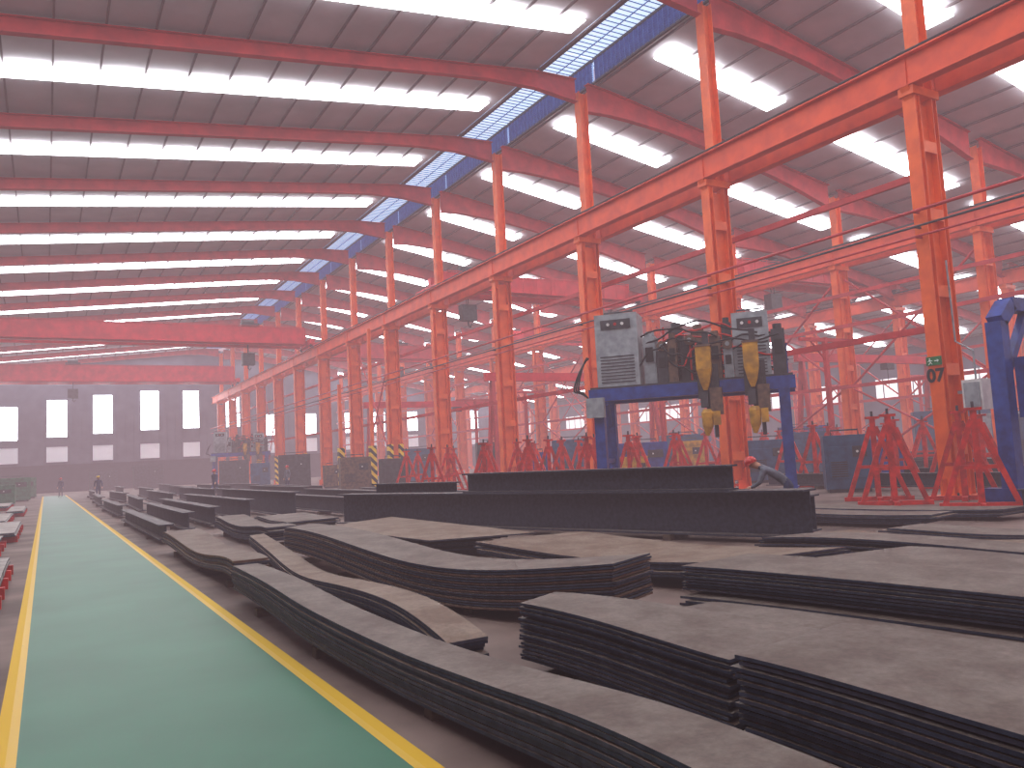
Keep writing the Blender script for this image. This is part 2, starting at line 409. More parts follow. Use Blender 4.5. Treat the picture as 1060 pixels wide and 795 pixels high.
to=bpy.data.objects.new('column_number',tm); COL.objects.link(to); to.parent=e; to.location=(SX-0.006,0,3.04); to.rotation_euler=(math.pi/2,0,-math.pi/2)

ZT=ZB+0.85
def runway(x,label,y0=4,y1=113):
    z0,z1=ZB,ZT
    b=MB(); b.ibar((x,y0,(z0+z1)/2),(x,y1,(z0+z1)/2),0.34,z1-z0,0.04,0.02,GIRD)
    for y in YC:
        b.box((x,y,(z0+z1)/2),(0.10,0.02,z1-z0-0.06),GIRD)
    e=b.obj('crane_runway_girder',(x,y0,z0),rel=True)
    r=MB(); r.ibar((x,y0,z1+0.07),(x,y1,z1+0.07),0.08,0.14,0.03,0.02,DGREY); ro=r.obj('crane_rail',(0,0,0),rel=False)
    ro.location=(-x,-y0,-z0); ro.parent=e
    tag(e,label,'crane girder')
for x,l in((19.42,'deep orange-red crane runway girder along the central columns'),(20.62,'orange-red crane runway girder behind the central columns'),(35.55,'orange-red crane runway girder on the second column row'),(36.75,'orange-red crane runway girder behind the second column row'),(51.6,'orange-red crane runway girder on the third column row'),(-6.3,'orange-red crane runway girder by the side wall')):
    runway(x,l)
for i,(x,z,r,mt) in enumerate(((19.1,7.25,0.045,REDP),(19.1,6.85,0.03,DGREY),(19.12,6.6,0.03,REDP))):
    b=MB(); b.tube([(x,4,z),(x,113,z)],r,mt,8)
    for y in YC: b.box((x+0.13,y,z),(0.24,0.06,0.05),mt)
    o=b.obj('service_pipe',(x,4,z),rel=True); tag(o,'long thin service pipe bracketed to the columns','pipe','column service pipes')
for x,z in((35.35,7.3),(35.35,4.2),(35.35,8.9),(51.3,7.0),(51.3,4.2),(20.55,4.4),(20.55,8.6)):
    b=MB(); b.bar((x,12,z),(x,109.5,z),0.12,0.18,REDP)
    o=b.obj('tie_beam',(x,12,z),rel=True); tag(o,'long red horizontal tie beam between columns','beam','column tie beams')
for xx in(36.0,52.0):
    for k in(1,2,3,5,6,8,10):
        y=YC[k]
        for (za,zb) in((0.3,4.1),(4.1,0.3),(4.3,9.8),(9.8,4.3)):
            rod((xx,y+0.3,za),(xx,y+7.2,zb),0.06,REDP,'column_brace','red diagonal brace between columns','brace','column braces')
for k in(5,9):
    y=YC[k]
    for (za,zb) in((0.3,9.8),(9.8,0.3)):
        rod((20.1,y+0.3,za),(20.1,y+7.2,zb),0.05,REDP,'column_brace','red diagonal brace between columns','brace','column braces')
src=None
for y in YC:
    if src is None:
        b=MB(); b.ibar((0,0,0),(0,0,8.9),0.35,0.5,0.03,0.02,ORANGE,up=(1,0,0)); b.box((0,0,0.02),(0.7,0.6,0.04),ORANGE); b.box((-0.4,0,7.6),(0.6,0.3,0.3),ORANGE)
        src=b.obj('wall_column',(67.4,y,0)); o=src
    else: o=src.copy(); COL.objects.link(o); o.location=(67.4,y,0)
    tag(o,'orange steel wall column against the side wall','column','side wall columns')
def portal(x0,x1,y,h,label):
    e=E('red_portal_frame',((x0+x1)/2,y,0)); w=(x1-x0)/2
    for s in(-1,1):
        b=MB(); b.bar((s*w,-0.6,0.1),(s*w*0.97,0,h),0.2,0.24,REDP); b.bar((s*w,0.6,0.1),(s*w*0.97,0,h),0.2,0.24,REDP); b.bar((s*w*0.985,-0.33,h*0.45),(s*w*0.985,0.33,h*0.45),0.1,0.1,REDP); b.obj('portal_leg',parent=e)
        b=MB(); b.bar((s*w,-0.9,0.12),(s*w,0.9,0.12),0.24,0.24,REDP); b.obj('wheel_beam',parent=e)
    b=MB(); b.bar((-w-0.3,0,h),(w+0.3,0,h),0.3,0.5,CRANER); b.obj('cross_girder',parent=e)
    b=MB(); b.box((w*0.3,0,h-0.45),(0.7,0.5,0.4),DGREY); b.tube([(w*0.3,0,h-0.6),(w*0.3,0,h-1.8)],0.02,BLACK,5); b.obj('hoist',parent=e)
    tag(e,label,'gantry crane','red portal cranes')
portal(22.2,34.4,40.5,6.2,'red portal gantry crane standing in the next bay')
portal(22.2,34.4,61,6.2,'red portal gantry crane further down the next bay')
portal(37.8,50.2,31.5,6.4,'red portal gantry crane in the far bay')
portal(37.8,50.2,52,6.4,'red portal gantry crane further down the far bay')
src=None
for (x,y) in [(29.3,23),(28.5,33),(28.5,47),(28,53.5),(44,38),(44,44.5),(56,36),(57,30),(56,43),(59,50)]:
    if src is None:
        b=MB(); b.bar((0,0,0),(0,0,6.0),0.18,0.18,REDP); b.box((0,0,0.02),(0.5,0.5,0.04),REDP); b.bar((-1.6,0,5.9),(1.6,0,5.9),0.12,0.16,REDP); b.bar((-0.9,0,5.85),(0,0,5.0),0.07,0.07,REDP); b.bar((0.9,0,5.85),(0,0,5.0),0.07,0.07,REDP)
        src=b.obj('jib_stand',(x,y,0)); o=src
    else: o=src.copy(); COL.objects.link(o); o.location=(x,y,0)
    tag(o,'slim red T-shaped utility stand in the next bay','stand','red utility stands')

# ------------------------------------------------------------ bridge cranes
def crane(x0,x1,y,zrail,label,trolx,col=CRANER,dp=1.5):
    e=E('bridge_crane',((x0+x1)/2,y,zrail)); L=x1-x0; zc=0.2+dp/2
    for s in(-0.9,0.9):
        b=MB(); b.bar((-L/2+0.3,s,zc),(L/2-0.3,s,zc),0.4,dp,col)
        for i in range(8):
            xx=-L/2+0.6+i*(L-1.2)/7; b.box((xx,s,zc),(0.03,0.44,dp+0.03),col)
        b.obj('bridge_girder',parent=e)
    for s in(-1,1):
        b=MB(); b.bar((s*(L/2),-2.0,0.42),(s*(L/2),2.0,0.42),0.36,0.45,col)
        for yy in(-1.6,1.6): b.tube([(s*(L/2)-0.08,yy,0.23),(s*(L/2)+0.08,yy,0.23)],0.22,DGREY,14)
        b.obj('end_carriage',parent=e)
    zt=0.2+dp+0.12
    b=MB(); b.box((trolx,0,zt),(1.4,2.4,0.25),DGREY); b.tube([(trolx-0.5,0,zt+.3),(trolx+0.5,0,zt+.3)],0.3,DGREY,12); b.box((trolx+0.2,0.7,zt+.3),(0.5,0.4,0.4),col)
    b.box((trolx,0,-0.9),(1.0,0.6,1.0),DGREY)
    for yy in(-0.12,0.12): b.tube([(trolx,yy,zt),(trolx,yy,-0.6)],0.03,BLACK,5)
    b.tube([(trolx,0,-1.3),(trolx,0,-1.65),(trolx+0.13,0,-1.8),(trolx+0.24,0,-1.6)],0.05,DGREY,6)
    b.obj('hoist_trolley',parent=e)
    b=MB(); b.bar((-L/2+0.5,-1.3,zt-.1),(L/2-0.5,-1.3,zt-.1),0.04,0.04,col)
    for i in range(14):
        xx=-L/2+0.5+i*(L-1)/13; b.bar((xx,-1.3,0.3),(xx,-1.3,zt-.1),0.03,0.03,col)
    b.box((0,-1.25,0.3),(L-1.2,0.3,0.03),col)
    b.obj('walkway_rail',parent=e)
    tag(e,label,'overhead crane','bridge cranes')
    return e
ZR=ZT+0.15
crane(-6.3,19.42,68,ZR,'red double girder bridge crane with service walkway',8)
crane(-6.3,19.42,98,ZR,'red double girder bridge crane near the gable wall',-4,dp=1.9)
crane(20.62,35.55,44.5,ZR,'red double girder bridge crane in the next bay',-5,dp=1.2)
crane(20.62,35.55,76,ZR,'red double girder bridge crane in the next bay',3)
crane(36.75,51.6,36,ZR,'red double girder bridge crane in the far bay',-3,dp=1.2)
crane(36.75,51.6,62,ZR,'red double girder bridge crane in the far bay',3,dp=1.2)

# ------------------------------------------------------------ steel plates
def cr(pts,t):
    n=len(pts)-1; s=t*n; i=min(int(s),n-1); u=s-i
    p=[Vector((*pts[max(0,min(n,j))],0)) for j in(i-1,i,i+1,i+2)]
    return 0.5*((2*p[1])+(-p[0]+p[2])*u+(2*p[0]-5*p[1]+4*p[2]-p[3])*u*u+(-p[0]+3*p[1]-3*p[2]+p[3])*u**3)
def plate(Lp,Rp,z,t,mat,wave,dx=0,dy=0,name='steel_plate',N=44):
    vs=[];fs=[]
    for i in range(N+1):
        u=i/N; a=cr(Lp,u);c=cr(Rp,u); zz=z+wave(u)
        vs+=[(a.x+dx,a.y+dy,zz),(c.x+dx,c.y+dy,zz),(c.x+dx,c.y+dy,zz+t),(a.x+dx,a.y+dy,zz+t)]
    for i in range(N):
        o=i*4;q=o+4
        fs+=[(o,o+1,q+1,q),(o+3,q+3,q+2,o+2),(o,q,q+3,o+3),(o+1,o+2,q+2,q+1)]
    fs+=[(0,3,2,1),(N*4,N*4+1,N*4+2,N*4+3)]
    b=MB(); b.add(vs,fs,mat)
    m=N//2*4
    return b.obj(name,(vs[m][0],vs[m][1],vs[m][2]),rel=True)
def sleepers(Lp,Rp,zt,n=3,mt=None):
    for i in range(n):
        u=(i+0.5)/n; a=cr(Lp,u);c=cr(Rp,u); d=(c-a)*(0.12 if mt is None else -0.1)
        b=MB(); b.bar((a.x+d.x,a.y+d.y,zt/2),(c.x-d.x,c.y-d.y,zt/2),0.12,zt,mt or WOOD)
        o=b.obj('support_sleeper',((a.x+c.x)/2,(a.y+c.y)/2,0),rel=True)
        tag(o,'low timber sleeper lying under the steel plates' if mt is None else 'low red support beam lying under the steel plates','support block','plate supports')
MS=[STA,STB,STC]
def stack(Lp,Rp,z0,n,t,group,label,wave=lambda u:0,jx=0.012,jy=0.03,mats=None,gap=0.004,ns=3,top=None,smt=None):
    sleepers(Lp,Rp,z0,ns,smt)
    for i in range(n):
        m=(mats or MS)[(i*7+n)%len(mats or MS)]
        if i==n-1: m=top or (STA if mats is None else m)
        k=0.5 if i==n-1 else 1
        o=plate(Lp,Rp,z0+i*(t+gap),t,m,wave,random.uniform(-jx,jx)*k,random.uniform(-jy,jy)*k)
        tag(o,label,'steel plate',group)
W=lambda a,k,p:(lambda u:a*(math.sin(k*u*math.pi*2+p)+1)*0.5)
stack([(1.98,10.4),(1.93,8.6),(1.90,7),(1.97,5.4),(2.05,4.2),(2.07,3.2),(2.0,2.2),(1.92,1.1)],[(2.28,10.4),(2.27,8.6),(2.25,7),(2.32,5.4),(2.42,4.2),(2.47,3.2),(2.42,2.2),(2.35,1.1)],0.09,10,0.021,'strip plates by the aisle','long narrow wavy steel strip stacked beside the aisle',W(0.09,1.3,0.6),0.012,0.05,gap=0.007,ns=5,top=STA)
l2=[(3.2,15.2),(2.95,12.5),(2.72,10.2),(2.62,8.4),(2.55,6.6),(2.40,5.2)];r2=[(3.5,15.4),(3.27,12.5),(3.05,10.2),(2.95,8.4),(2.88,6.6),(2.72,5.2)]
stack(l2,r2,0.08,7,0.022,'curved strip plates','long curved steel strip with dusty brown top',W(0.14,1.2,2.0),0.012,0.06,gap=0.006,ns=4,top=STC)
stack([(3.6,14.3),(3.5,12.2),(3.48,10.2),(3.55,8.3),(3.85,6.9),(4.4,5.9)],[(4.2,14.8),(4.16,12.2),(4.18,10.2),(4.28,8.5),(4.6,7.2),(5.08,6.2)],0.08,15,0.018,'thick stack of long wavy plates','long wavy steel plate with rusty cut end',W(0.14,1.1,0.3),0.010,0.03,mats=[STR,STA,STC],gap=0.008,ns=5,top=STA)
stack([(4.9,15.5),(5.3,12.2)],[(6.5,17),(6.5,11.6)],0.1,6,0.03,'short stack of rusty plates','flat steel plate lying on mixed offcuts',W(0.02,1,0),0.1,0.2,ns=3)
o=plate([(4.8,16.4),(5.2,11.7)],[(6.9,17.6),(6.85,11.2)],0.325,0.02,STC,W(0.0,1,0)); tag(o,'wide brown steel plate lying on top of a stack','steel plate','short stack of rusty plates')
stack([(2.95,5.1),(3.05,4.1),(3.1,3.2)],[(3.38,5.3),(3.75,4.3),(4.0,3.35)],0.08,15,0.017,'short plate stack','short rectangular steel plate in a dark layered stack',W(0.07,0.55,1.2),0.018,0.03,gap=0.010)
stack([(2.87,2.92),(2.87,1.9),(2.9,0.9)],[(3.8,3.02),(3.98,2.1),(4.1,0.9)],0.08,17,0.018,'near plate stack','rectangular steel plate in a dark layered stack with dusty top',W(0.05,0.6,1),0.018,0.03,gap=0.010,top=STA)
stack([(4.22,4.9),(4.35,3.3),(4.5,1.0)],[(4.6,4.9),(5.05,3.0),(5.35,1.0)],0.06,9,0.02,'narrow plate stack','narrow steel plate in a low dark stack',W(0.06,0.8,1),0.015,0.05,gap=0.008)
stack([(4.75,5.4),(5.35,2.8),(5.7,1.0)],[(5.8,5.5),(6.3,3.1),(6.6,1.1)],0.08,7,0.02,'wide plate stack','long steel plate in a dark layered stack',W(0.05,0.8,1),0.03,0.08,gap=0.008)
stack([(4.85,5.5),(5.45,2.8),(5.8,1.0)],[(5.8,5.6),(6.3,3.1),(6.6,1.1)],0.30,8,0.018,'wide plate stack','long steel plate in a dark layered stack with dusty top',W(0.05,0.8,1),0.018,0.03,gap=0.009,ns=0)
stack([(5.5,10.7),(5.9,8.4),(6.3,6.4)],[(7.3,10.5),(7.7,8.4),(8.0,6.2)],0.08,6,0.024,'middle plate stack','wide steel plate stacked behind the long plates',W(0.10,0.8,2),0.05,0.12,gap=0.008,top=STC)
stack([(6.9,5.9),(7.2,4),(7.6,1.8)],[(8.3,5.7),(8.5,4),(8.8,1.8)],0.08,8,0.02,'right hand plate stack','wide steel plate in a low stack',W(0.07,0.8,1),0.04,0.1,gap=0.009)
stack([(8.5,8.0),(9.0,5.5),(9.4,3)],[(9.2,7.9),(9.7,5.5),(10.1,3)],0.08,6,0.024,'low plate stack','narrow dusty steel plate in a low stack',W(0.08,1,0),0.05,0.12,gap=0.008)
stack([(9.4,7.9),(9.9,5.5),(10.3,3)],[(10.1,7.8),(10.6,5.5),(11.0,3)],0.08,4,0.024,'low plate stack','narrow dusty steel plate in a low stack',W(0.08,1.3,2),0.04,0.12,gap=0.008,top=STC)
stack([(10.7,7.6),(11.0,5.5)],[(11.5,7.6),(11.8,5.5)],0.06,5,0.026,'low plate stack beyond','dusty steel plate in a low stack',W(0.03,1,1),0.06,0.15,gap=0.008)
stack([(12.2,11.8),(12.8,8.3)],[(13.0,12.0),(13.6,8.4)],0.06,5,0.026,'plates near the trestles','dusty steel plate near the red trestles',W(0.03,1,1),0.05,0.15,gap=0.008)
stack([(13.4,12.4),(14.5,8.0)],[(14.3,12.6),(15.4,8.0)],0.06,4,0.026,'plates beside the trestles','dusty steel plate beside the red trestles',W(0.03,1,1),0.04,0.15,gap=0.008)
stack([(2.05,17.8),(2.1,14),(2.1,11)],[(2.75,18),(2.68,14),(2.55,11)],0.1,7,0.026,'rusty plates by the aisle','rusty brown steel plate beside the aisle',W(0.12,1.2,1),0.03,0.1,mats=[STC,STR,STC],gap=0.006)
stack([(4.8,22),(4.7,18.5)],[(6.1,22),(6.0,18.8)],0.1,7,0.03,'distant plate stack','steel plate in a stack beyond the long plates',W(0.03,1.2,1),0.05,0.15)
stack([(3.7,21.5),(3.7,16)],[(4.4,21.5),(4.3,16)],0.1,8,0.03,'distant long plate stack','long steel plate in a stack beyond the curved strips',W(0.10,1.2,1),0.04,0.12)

def hbeam(p,q,z0,h,w,label='long dark welded steel H-beam lying on the floor',group='stock H-beams',mat=HB,support=True):
    b=MB(); zc=z0+h/2
    b.ibar((p[0],p[1],zc),(q[0],q[1],zc),w,h,0.03,0.016,mat)
    o=b.obj('steel_beam',((p[0]+q[0])/2,(p[1]+q[1])/2,z0),rel=True); tag(o,label,'steel beam',group)
    if support and z0>0.02 and z0<0.3:
        d=(Vector(q)-Vector(p)); r=Vector((-d.y,d.x)).normalized()*(w/2+0.05)
        for u in(0.2,0.8):
            c=Vector(p)+d*u; b=MB().bar((c.x-r.x,c.y-r.y,z0/2),(c.x+r.x,c.y+r.y,z0/2),0.14,z0,WOOD)
            o=b.obj('support_sleeper',(c.x,c.y,0),rel=True); tag(o,'timber sleeper under a steel beam','support block','beam supports')
hbeam((10.3,8.6),(6.7,20.4),0.1,0.74,0.5,'large dark welded H-beam on sleepers beside the plate stacks','large H-beams')
hbeam((9.9,9.8),(8.05,15.9),0.84,0.42,0.36,'smaller dark H-beam resting on the large H-beam','large H-beams',support=False)
hbeam((11.0,9.1),(7.5,20.8),0.1,0.6,0.4,'dark H-beam lying parallel behind the large one','large H-beams')
hbeam((8.5,17.4),(7.6,20.4),0.7,0.35,0.3,'short dark H-beam resting on another beam','large H-beams',support=False)
rows=[(2.4,20,31,0.35),(3.2,23,34,0.45),(4.2,24,36,0.5),(5.3,25,37,0.6),(6.6,24.5,36,0.75),(8.0,24,36,0.5),(9.3,22,33,0.6),(10.6,20,31,0.5),(2.5,34,45,0.4),(3.6,37,48,0.5),(5.0,40,52,0.6),(6.8,39,50,0.7),(8.6,38,50,0.5),(10.2,36,47,0.6),(2.6,48,60,0.45),(4.0,52,63,0.5),(6.0,56,68,0.6),(8.0,54,66,0.6),(10,52,64,0.6),(12,40,52,0.5),(12.5,24,36,0.4),(3.0,65,76,0.5),(5.5,72,84,0.6),(9,71,82,0.6),(12.5,56,68,0.5)]
for (x,ya,yb,h) in rows:
    hbeam((x+random.uniform(-.1,.1),ya),(x+random.uniform(-.25,.25),yb),0.1,h,0.32)
for i,(x,ya,yb,h) in enumerate(((16.0,6.5,8.6,0.35),(21.6,9,20,0.4),(23,10.5,12.5,0.5),(25,16,20,0.4),(29.5,16,22,0.5),(32,20,34,0.5),(34,22,26,0.5),(38.5,24,30,0.6),(40,26,30,0.6),(47,33,45,0.6))):
    hbeam((x,ya),(x+0.3,yb),0.1,h,0.28,'dark steel beam lying beyond the column row','beams beyond the columns')
for (x,y,l) in((-0.85,12,5),(-1.2,18,6),(-1.0,25,7),(-1.5,33,8),(-1.2,43,8),(-2.1,53,8)):
    stack([(x-0.35,y+l),(x-0.35,y)],[(x+0.3,y+l),(x+0.3,y)],0.16,3,0.03,'plates beyond the aisle line','pale dusty steel plate on red supports across the aisle',W(0.03,1,0),0.05,0.1,ns=5,mats=[STL],smt=REDT)

# ------------------------------------------------------------ red trestles
def trestle():
    e=E('red_trestle',(0,0,0))
    for s in(-1,1):
        b=MB(); b.bar((s*0.68,0,0.08),(s*0.06,0,1.85),0.11,0.11,REDT); b.obj('a_frame_leg',parent=e)
    b=MB(); b.bar((-0.8,0,0.05),(0.8,0,0.05),0.14,0.10,REDT); b.bar((0,-0.5,0.05),(0,0.5,0.05),0.12,0.10,REDT); b.obj('base_beam',parent=e)
    b=MB(); b.bar((0,0,0.1),(0,0,2.05),0.13,0.13,REDT); b.bar((0,0.45,0.1),(0,0.03,1.1),0.07,0.07,REDT); b.obj('upright_post',parent=e)
    b=MB(); b.bar((-0.4,0,0.85),(0.4,0,0.85),0.08,0.08,REDT); b.obj('cross_bar',parent=e)
    b=MB(); b.box((0,0,2.08),(0.34,0.2,0.06),REDT); b.tube([(0,0,2.1),(0,0,2.24)],0.03,DGREY,8); b.obj('screw_head',parent=e)
    tag(e,'red steel A-frame assembly trestle standing on the floor','trestle','red assembly trestles')
    return e
t0=trestle(); t0.location=(17.1,9.85,0); t0.rotation_euler=(0,0,-1.0)
tp=[(17.0,11.8),(18.1,13.0),(18.8,11.2),(22.9,15.7),(22.7,18.6),(24.2,21),(17.4,22.0),(17.4,24.0),(17.3,26),(17.4,28.5),(17.3,32),(17.5,36),(17.3,40),(22.5,22.5),(22.4,25),(22.5,28),(22.6,32),(22.4,36.5),(26.5,21),(26.6,26),(26.5,30),(30.9,24),(30.9,28.4),(15.4,24),(15.4,28.5),(15.5,32.5),(15.4,37),(34,28.4),(34,31),(26.7,17.2),(27.9,19.5),(31,19),(33,21.2),(19.9,22.5),(19.9,24.6),(19.9,30.0),(19.9,32.2),(20,37.5),(13.6,25.5),(13.6,30),(24.3,13.8),(26.4,15.2),(15.5,21.8),(13.7,22.6),(15.4,26.2),(19.9,28.6),(24.4,25.6),(22.8,13.9),(28.6,16.8),(24.6,11.9),(28.8,25.5),(28.6,28.5)]
for (x,y) in tp: copy_thing(t0,(x,y,0),-math.atan2(x,y)+random.uniform(-0.25,0.25))

# ------------------------------------------------------------ gantry welding machine
def gantry(loc,rot):
    e=E('gantry_welding_machine',loc,rot)
    for x in(0.15,5.1):
        for y in(-0.8,0.8):
            b=MB(); b.bar((x,y,0.35),(x,y,3.0),0.28,0.28,BLUE); b.box((x,y,0.34),(0.4,0.4,0.04),BLUE); b.bar((x,y*0.98,2.2),(x,y*0.3,2.95),0.1,0.1,BLUE); b.obj('leg',parent=e)
        b=MB(); b.bar((x,-1.3,0.24),(x,1.3,0.24),0.28,0.26,BLUE)
        for y in(-1.0,1.0): b.tube([(x-0.1,y,0.13),(x+0.1,y,0.13)],0.13,DGREY,14)
        b.obj('wheel_carriage',parent=e)
        b=MB(); b.bar((x,-0.8,1.3),(x,0.8,1.3),0.12,0.12,BLUE); b.bar((x,-0.8,0.5),(x,0.8,1.25),0.08,0.08,BLUE); b.obj('cross_tie',parent=e)
    for y in(-0.8,0.8):
        b=MB(); b.bar((-0.1,y,3.15),(5.4,y,3.15),0.3,0.34,BLUE)
        b.obj('main_beam',parent=e)
    b=MB(); b.box((2.65,0,3.35),(5.4,1.9,0.05),DGREY); b.obj('platform',parent=e)
    b=MB()
    for z in(3.9,4.35): b.bar((0,0.9,z),(5.3,0.9,z),0.04,0.04,BLUE)
    for i in range(6): b.bar((0.05+i*1.04,0.9,3.36),(0.05+i*1.04,0.9,4.35),0.04,0.04,BLUE)
    b.obj('guard_rail',parent=e)
    def cab(x,y,w,d,h):
        b=MB(); b.box((x,y,3.38+h/2),(w,d,h),GREY)
        for i in range(9): b.box((x,y-d/2-0.012,3.5+i*0.09),(w*0.8,0.024,0.025),DGREY)
        for i in range(9): b.box((x-w/2-0.012,y,3.5+i*0.09),(0.024,d*0.7,0.025),DGREY)
        b.box((x,y-d/2-0.02,3.38+h-0.3),(w*0.7,0.04,0.26),DGREY)
        for k,mt in((-0.2,WHITE),(0.0,HELR),(0.2,WHITE)): b.tube([(x+k,y-d/2-0.07,3.38+h-0.3),(x+k,y-d/2-0.02,3.38+h-0.3)],0.045,mt,10)
        b.obj('power_source',parent=e)
        b=MB(); b.tube([(x-w*.35,y,3.38+h),(x-w*.35,y,3.5+h),(x+w*.35,y,3.5+h),(x+w*.35,y,3.38+h)],0.025,DGREY,6); b.obj('lifting_handle',parent=e)
    cab(0.75,-0.3,1.2,1.05,2.05); cab(4.35,0.05,0.95,0.8,1.8)
    b=MB(); b.box((0.1,-1.05,2.8),(0.5,0.2,0.55),GREY); b.obj('control_box',parent=e)
    for i,(x,y,w,d,h,mt) in enumerate(((1.62,-0.3,0.35,0.6,1.35,GREY),(1.98,-0.5,0.3,0.5,0.9,DGREY),(2.28,-0.7,0.25,0.3,1.2,BROWN),(2.3,0.2,0.4,0.4,1.6,DGREY),(2.65,-0.4,0.35,0.4,1.0,DGREY),(2.9,0.2,0.35,0.4,1.5,BROWN),(3.4,-0.3,0.3,0.4,1.2,BROWN),(3.7,0.1,0.25,0.4,1.6,DGREY),(5.05,-0.2,0.35,0.5,1.25,DGREY),(3.75,-0.6,0.25,0.25,0.8,GREY))):
        b=MB(); b.box((x,y,3.38+h/2),(w,d,h),mt); b.tube([(x,y,3.36+h),(x,y,3.54+h)],min(w,d)*0.35,mt,12); b.box((x,y-d/2-0.02,3.4+h*0.6),(w*0.6,0.05,h*0.3),BLACK)
        b.obj('drive_unit',parent=e)
    for (rx,rz) in((2.0,4.4),(2.75,4.5),(3.75,4.3)):
        b=MB(); b.tube([(rx,-0.80,rz),(rx,-0.68,rz)],0.14,BROWN,16); b.tube([(rx,-0.83,rz),(rx,-0.66,rz)],0.06,GREY,12); b.bar((rx,-0.64,3.38),(rx,-0.64,rz),0.05,0.05,REDT); b.obj('wire_reel',parent=e)
    for hx in(3.2,4.4):
        b=MB(); b.bar((hx,-1.04,2.2),(hx,-1.04,4.6),0.16,0.14,DGREY); b.box((hx,-1.05,3.3),(0.55,0.16,0.9),DGREY); b.obj('head_slide',parent=e)
        b=MB(); cx,cy=hx-0.05,-1.38
        lv=[(4.2,0.19,0.18),(3.6,0.19,0.18),(3.25,0.12,0.12),(3.05,0.05,0.05)]
        vs=[];fs=[]
        for z,a,c in lv: vs+=[(cx-a,cy-c,z),(cx+a,cy-c,z),(cx+a,cy+c,z),(cx-a,cy+c,z)]
        for k in range(3):
            for j in range(4): fs.append((k*4+j,(k+1)*4+j,(k+1)*4+(j+1)%4,k*4+(j+1)%4))
        fs+=[(0,1,2,3),(15,14,13,12)]
        b.add(vs,fs,YEL); b.box((cx,cy,4.22),(0.42,0.4,0.05),BROWN); b.box((hx,-1.18,3.8),(0.12,0.26,0.1),DGREY)
        b.obj('flux_hopper',parent=e)
        b=MB(); b.box((hx+0.2,-1.25,2.75),(0.3,0.34,0.7),BROWN); b.box((hx-0.1,-1.25,2.8),(0.2,0.3,0.4),DGREY); b.bar((hx+0.15,-1.2,3.3),(hx+0.15,-1.2,1.8),0.1,0.1,DGREY); b.obj('torch_slide',parent=e)
        b=MB(); b.tube([(cx,-1.42,2.55),(cx,-1.42,2.45),(cx,-1.42,2.1),(cx-0.03,-1.42,1.85)],[0.10,0.16,0.14,0.05],YEL,12); b.box((cx+0.24,-1.4,2.3),(0.18,0.2,0.36),YEL); b.obj('torch_head',parent=e)
    rnd=random.Random(5)
    for i in range(26):
        xa=rnd.uniform(1.3,2.8);xb=rnd.uniform(2.6,5.2)
        b=MB(); pts=[]
        za=rnd.uniform(3.7,4.9);zb=rnd.uniform(3.5,4.6); yy=rnd.uniform(-1.0,0.3); hh=rnd.uniform(-0.4,0.4)
        for k in range(15):
            u=k/14; pts.append((xa+(xb-xa)*u,yy-0.12*math.sin(u*3.1),za+(zb-za)*u+hh*math.sin(u*math.pi)+0.06*math.sin(u*14+i)))
        b.tube(pts,0.026,BLACK if i%4 else REDT,6); b.obj('cable',parent=e,smooth=True)
    for i in range(3):
        b=MB(); pts=[(-0.1-0.3*math.sin(k/14*math.pi)*(1+0.3*i),-0.9+0.1*i,4.1-1.2*k/14+0.15*math.cos(k*.5)) for k in range(15)]
        b.tube(pts,0.024,BLACK,6); b.obj('cable',parent=e,smooth=True)
    for x in(1.9,2.4,3.6):
        b=MB(); b.bar((x,0.5,3.38),(x,0.5,5.1),0.06,0.06,REDT); b.obj('cable_mast',parent=e)
    tag(e,'blue gantry welding machine with grey power boxes and yellow flux hoppers','welding machine')
    return e
G1=gantry((14.0,18.9,0),math.atan2(-4.0,3.5))
e=E('blue_portal_machine',(17.9,8.0,0),0.0)
pts=[(0.0,0,0.3),(0.0,0,3.95),(0.45,0,4.35),(4.0,0,4.35)]
for yy in(0.0,1.6):
    b=MB()
    for i in range(len(pts)-1): b.bar((pts[i][0],yy,pts[i][2]),(pts[i+1][0],yy,pts[i+1][2]),0.3,0.34,BLUE,up=(0,1,0))
    b.bar((0.1,yy,2.7),(1.2,yy,4.25),0.16,0.16,BLUE)
    b.bar((4.0,yy,0.3),(4.0,yy,4.2),0.3,0.34,BLUE)
    b.obj('portal_frame',parent=e)
for x in(0.0,4.0):
    b=MB(); b.bar((x,-0.6,0.2),(x,2.2,0.2),0.34,0.3,BLUE)
    for yy in(-0.4,2.0): b.tube([(x-0.1,yy,0.14),(x+0.1,yy,0.14)],0.14,DGREY,12)
    b.obj('wheel_carriage',parent=e)
b=MB(); b.box((0.75,0.8,2.5),(1.0,1.3,1.3),BLUE); b.box((0.24,0.8,2.6),(0.03,0.9,0.7),DGREY); b.tube([(0.75,0.8,1.9),(0.75,0.8,1.3)],0.12,DGREY,12); b.obj('machine_body',parent=e)
b=MB(); b.box((-0.05,-0.3,1.9),(0.4,0.25,0.6),WHITE); b.obj('control_box',parent=e)
tag(e,'blue angular portal machine with bulky body by the orange column','welding machine')

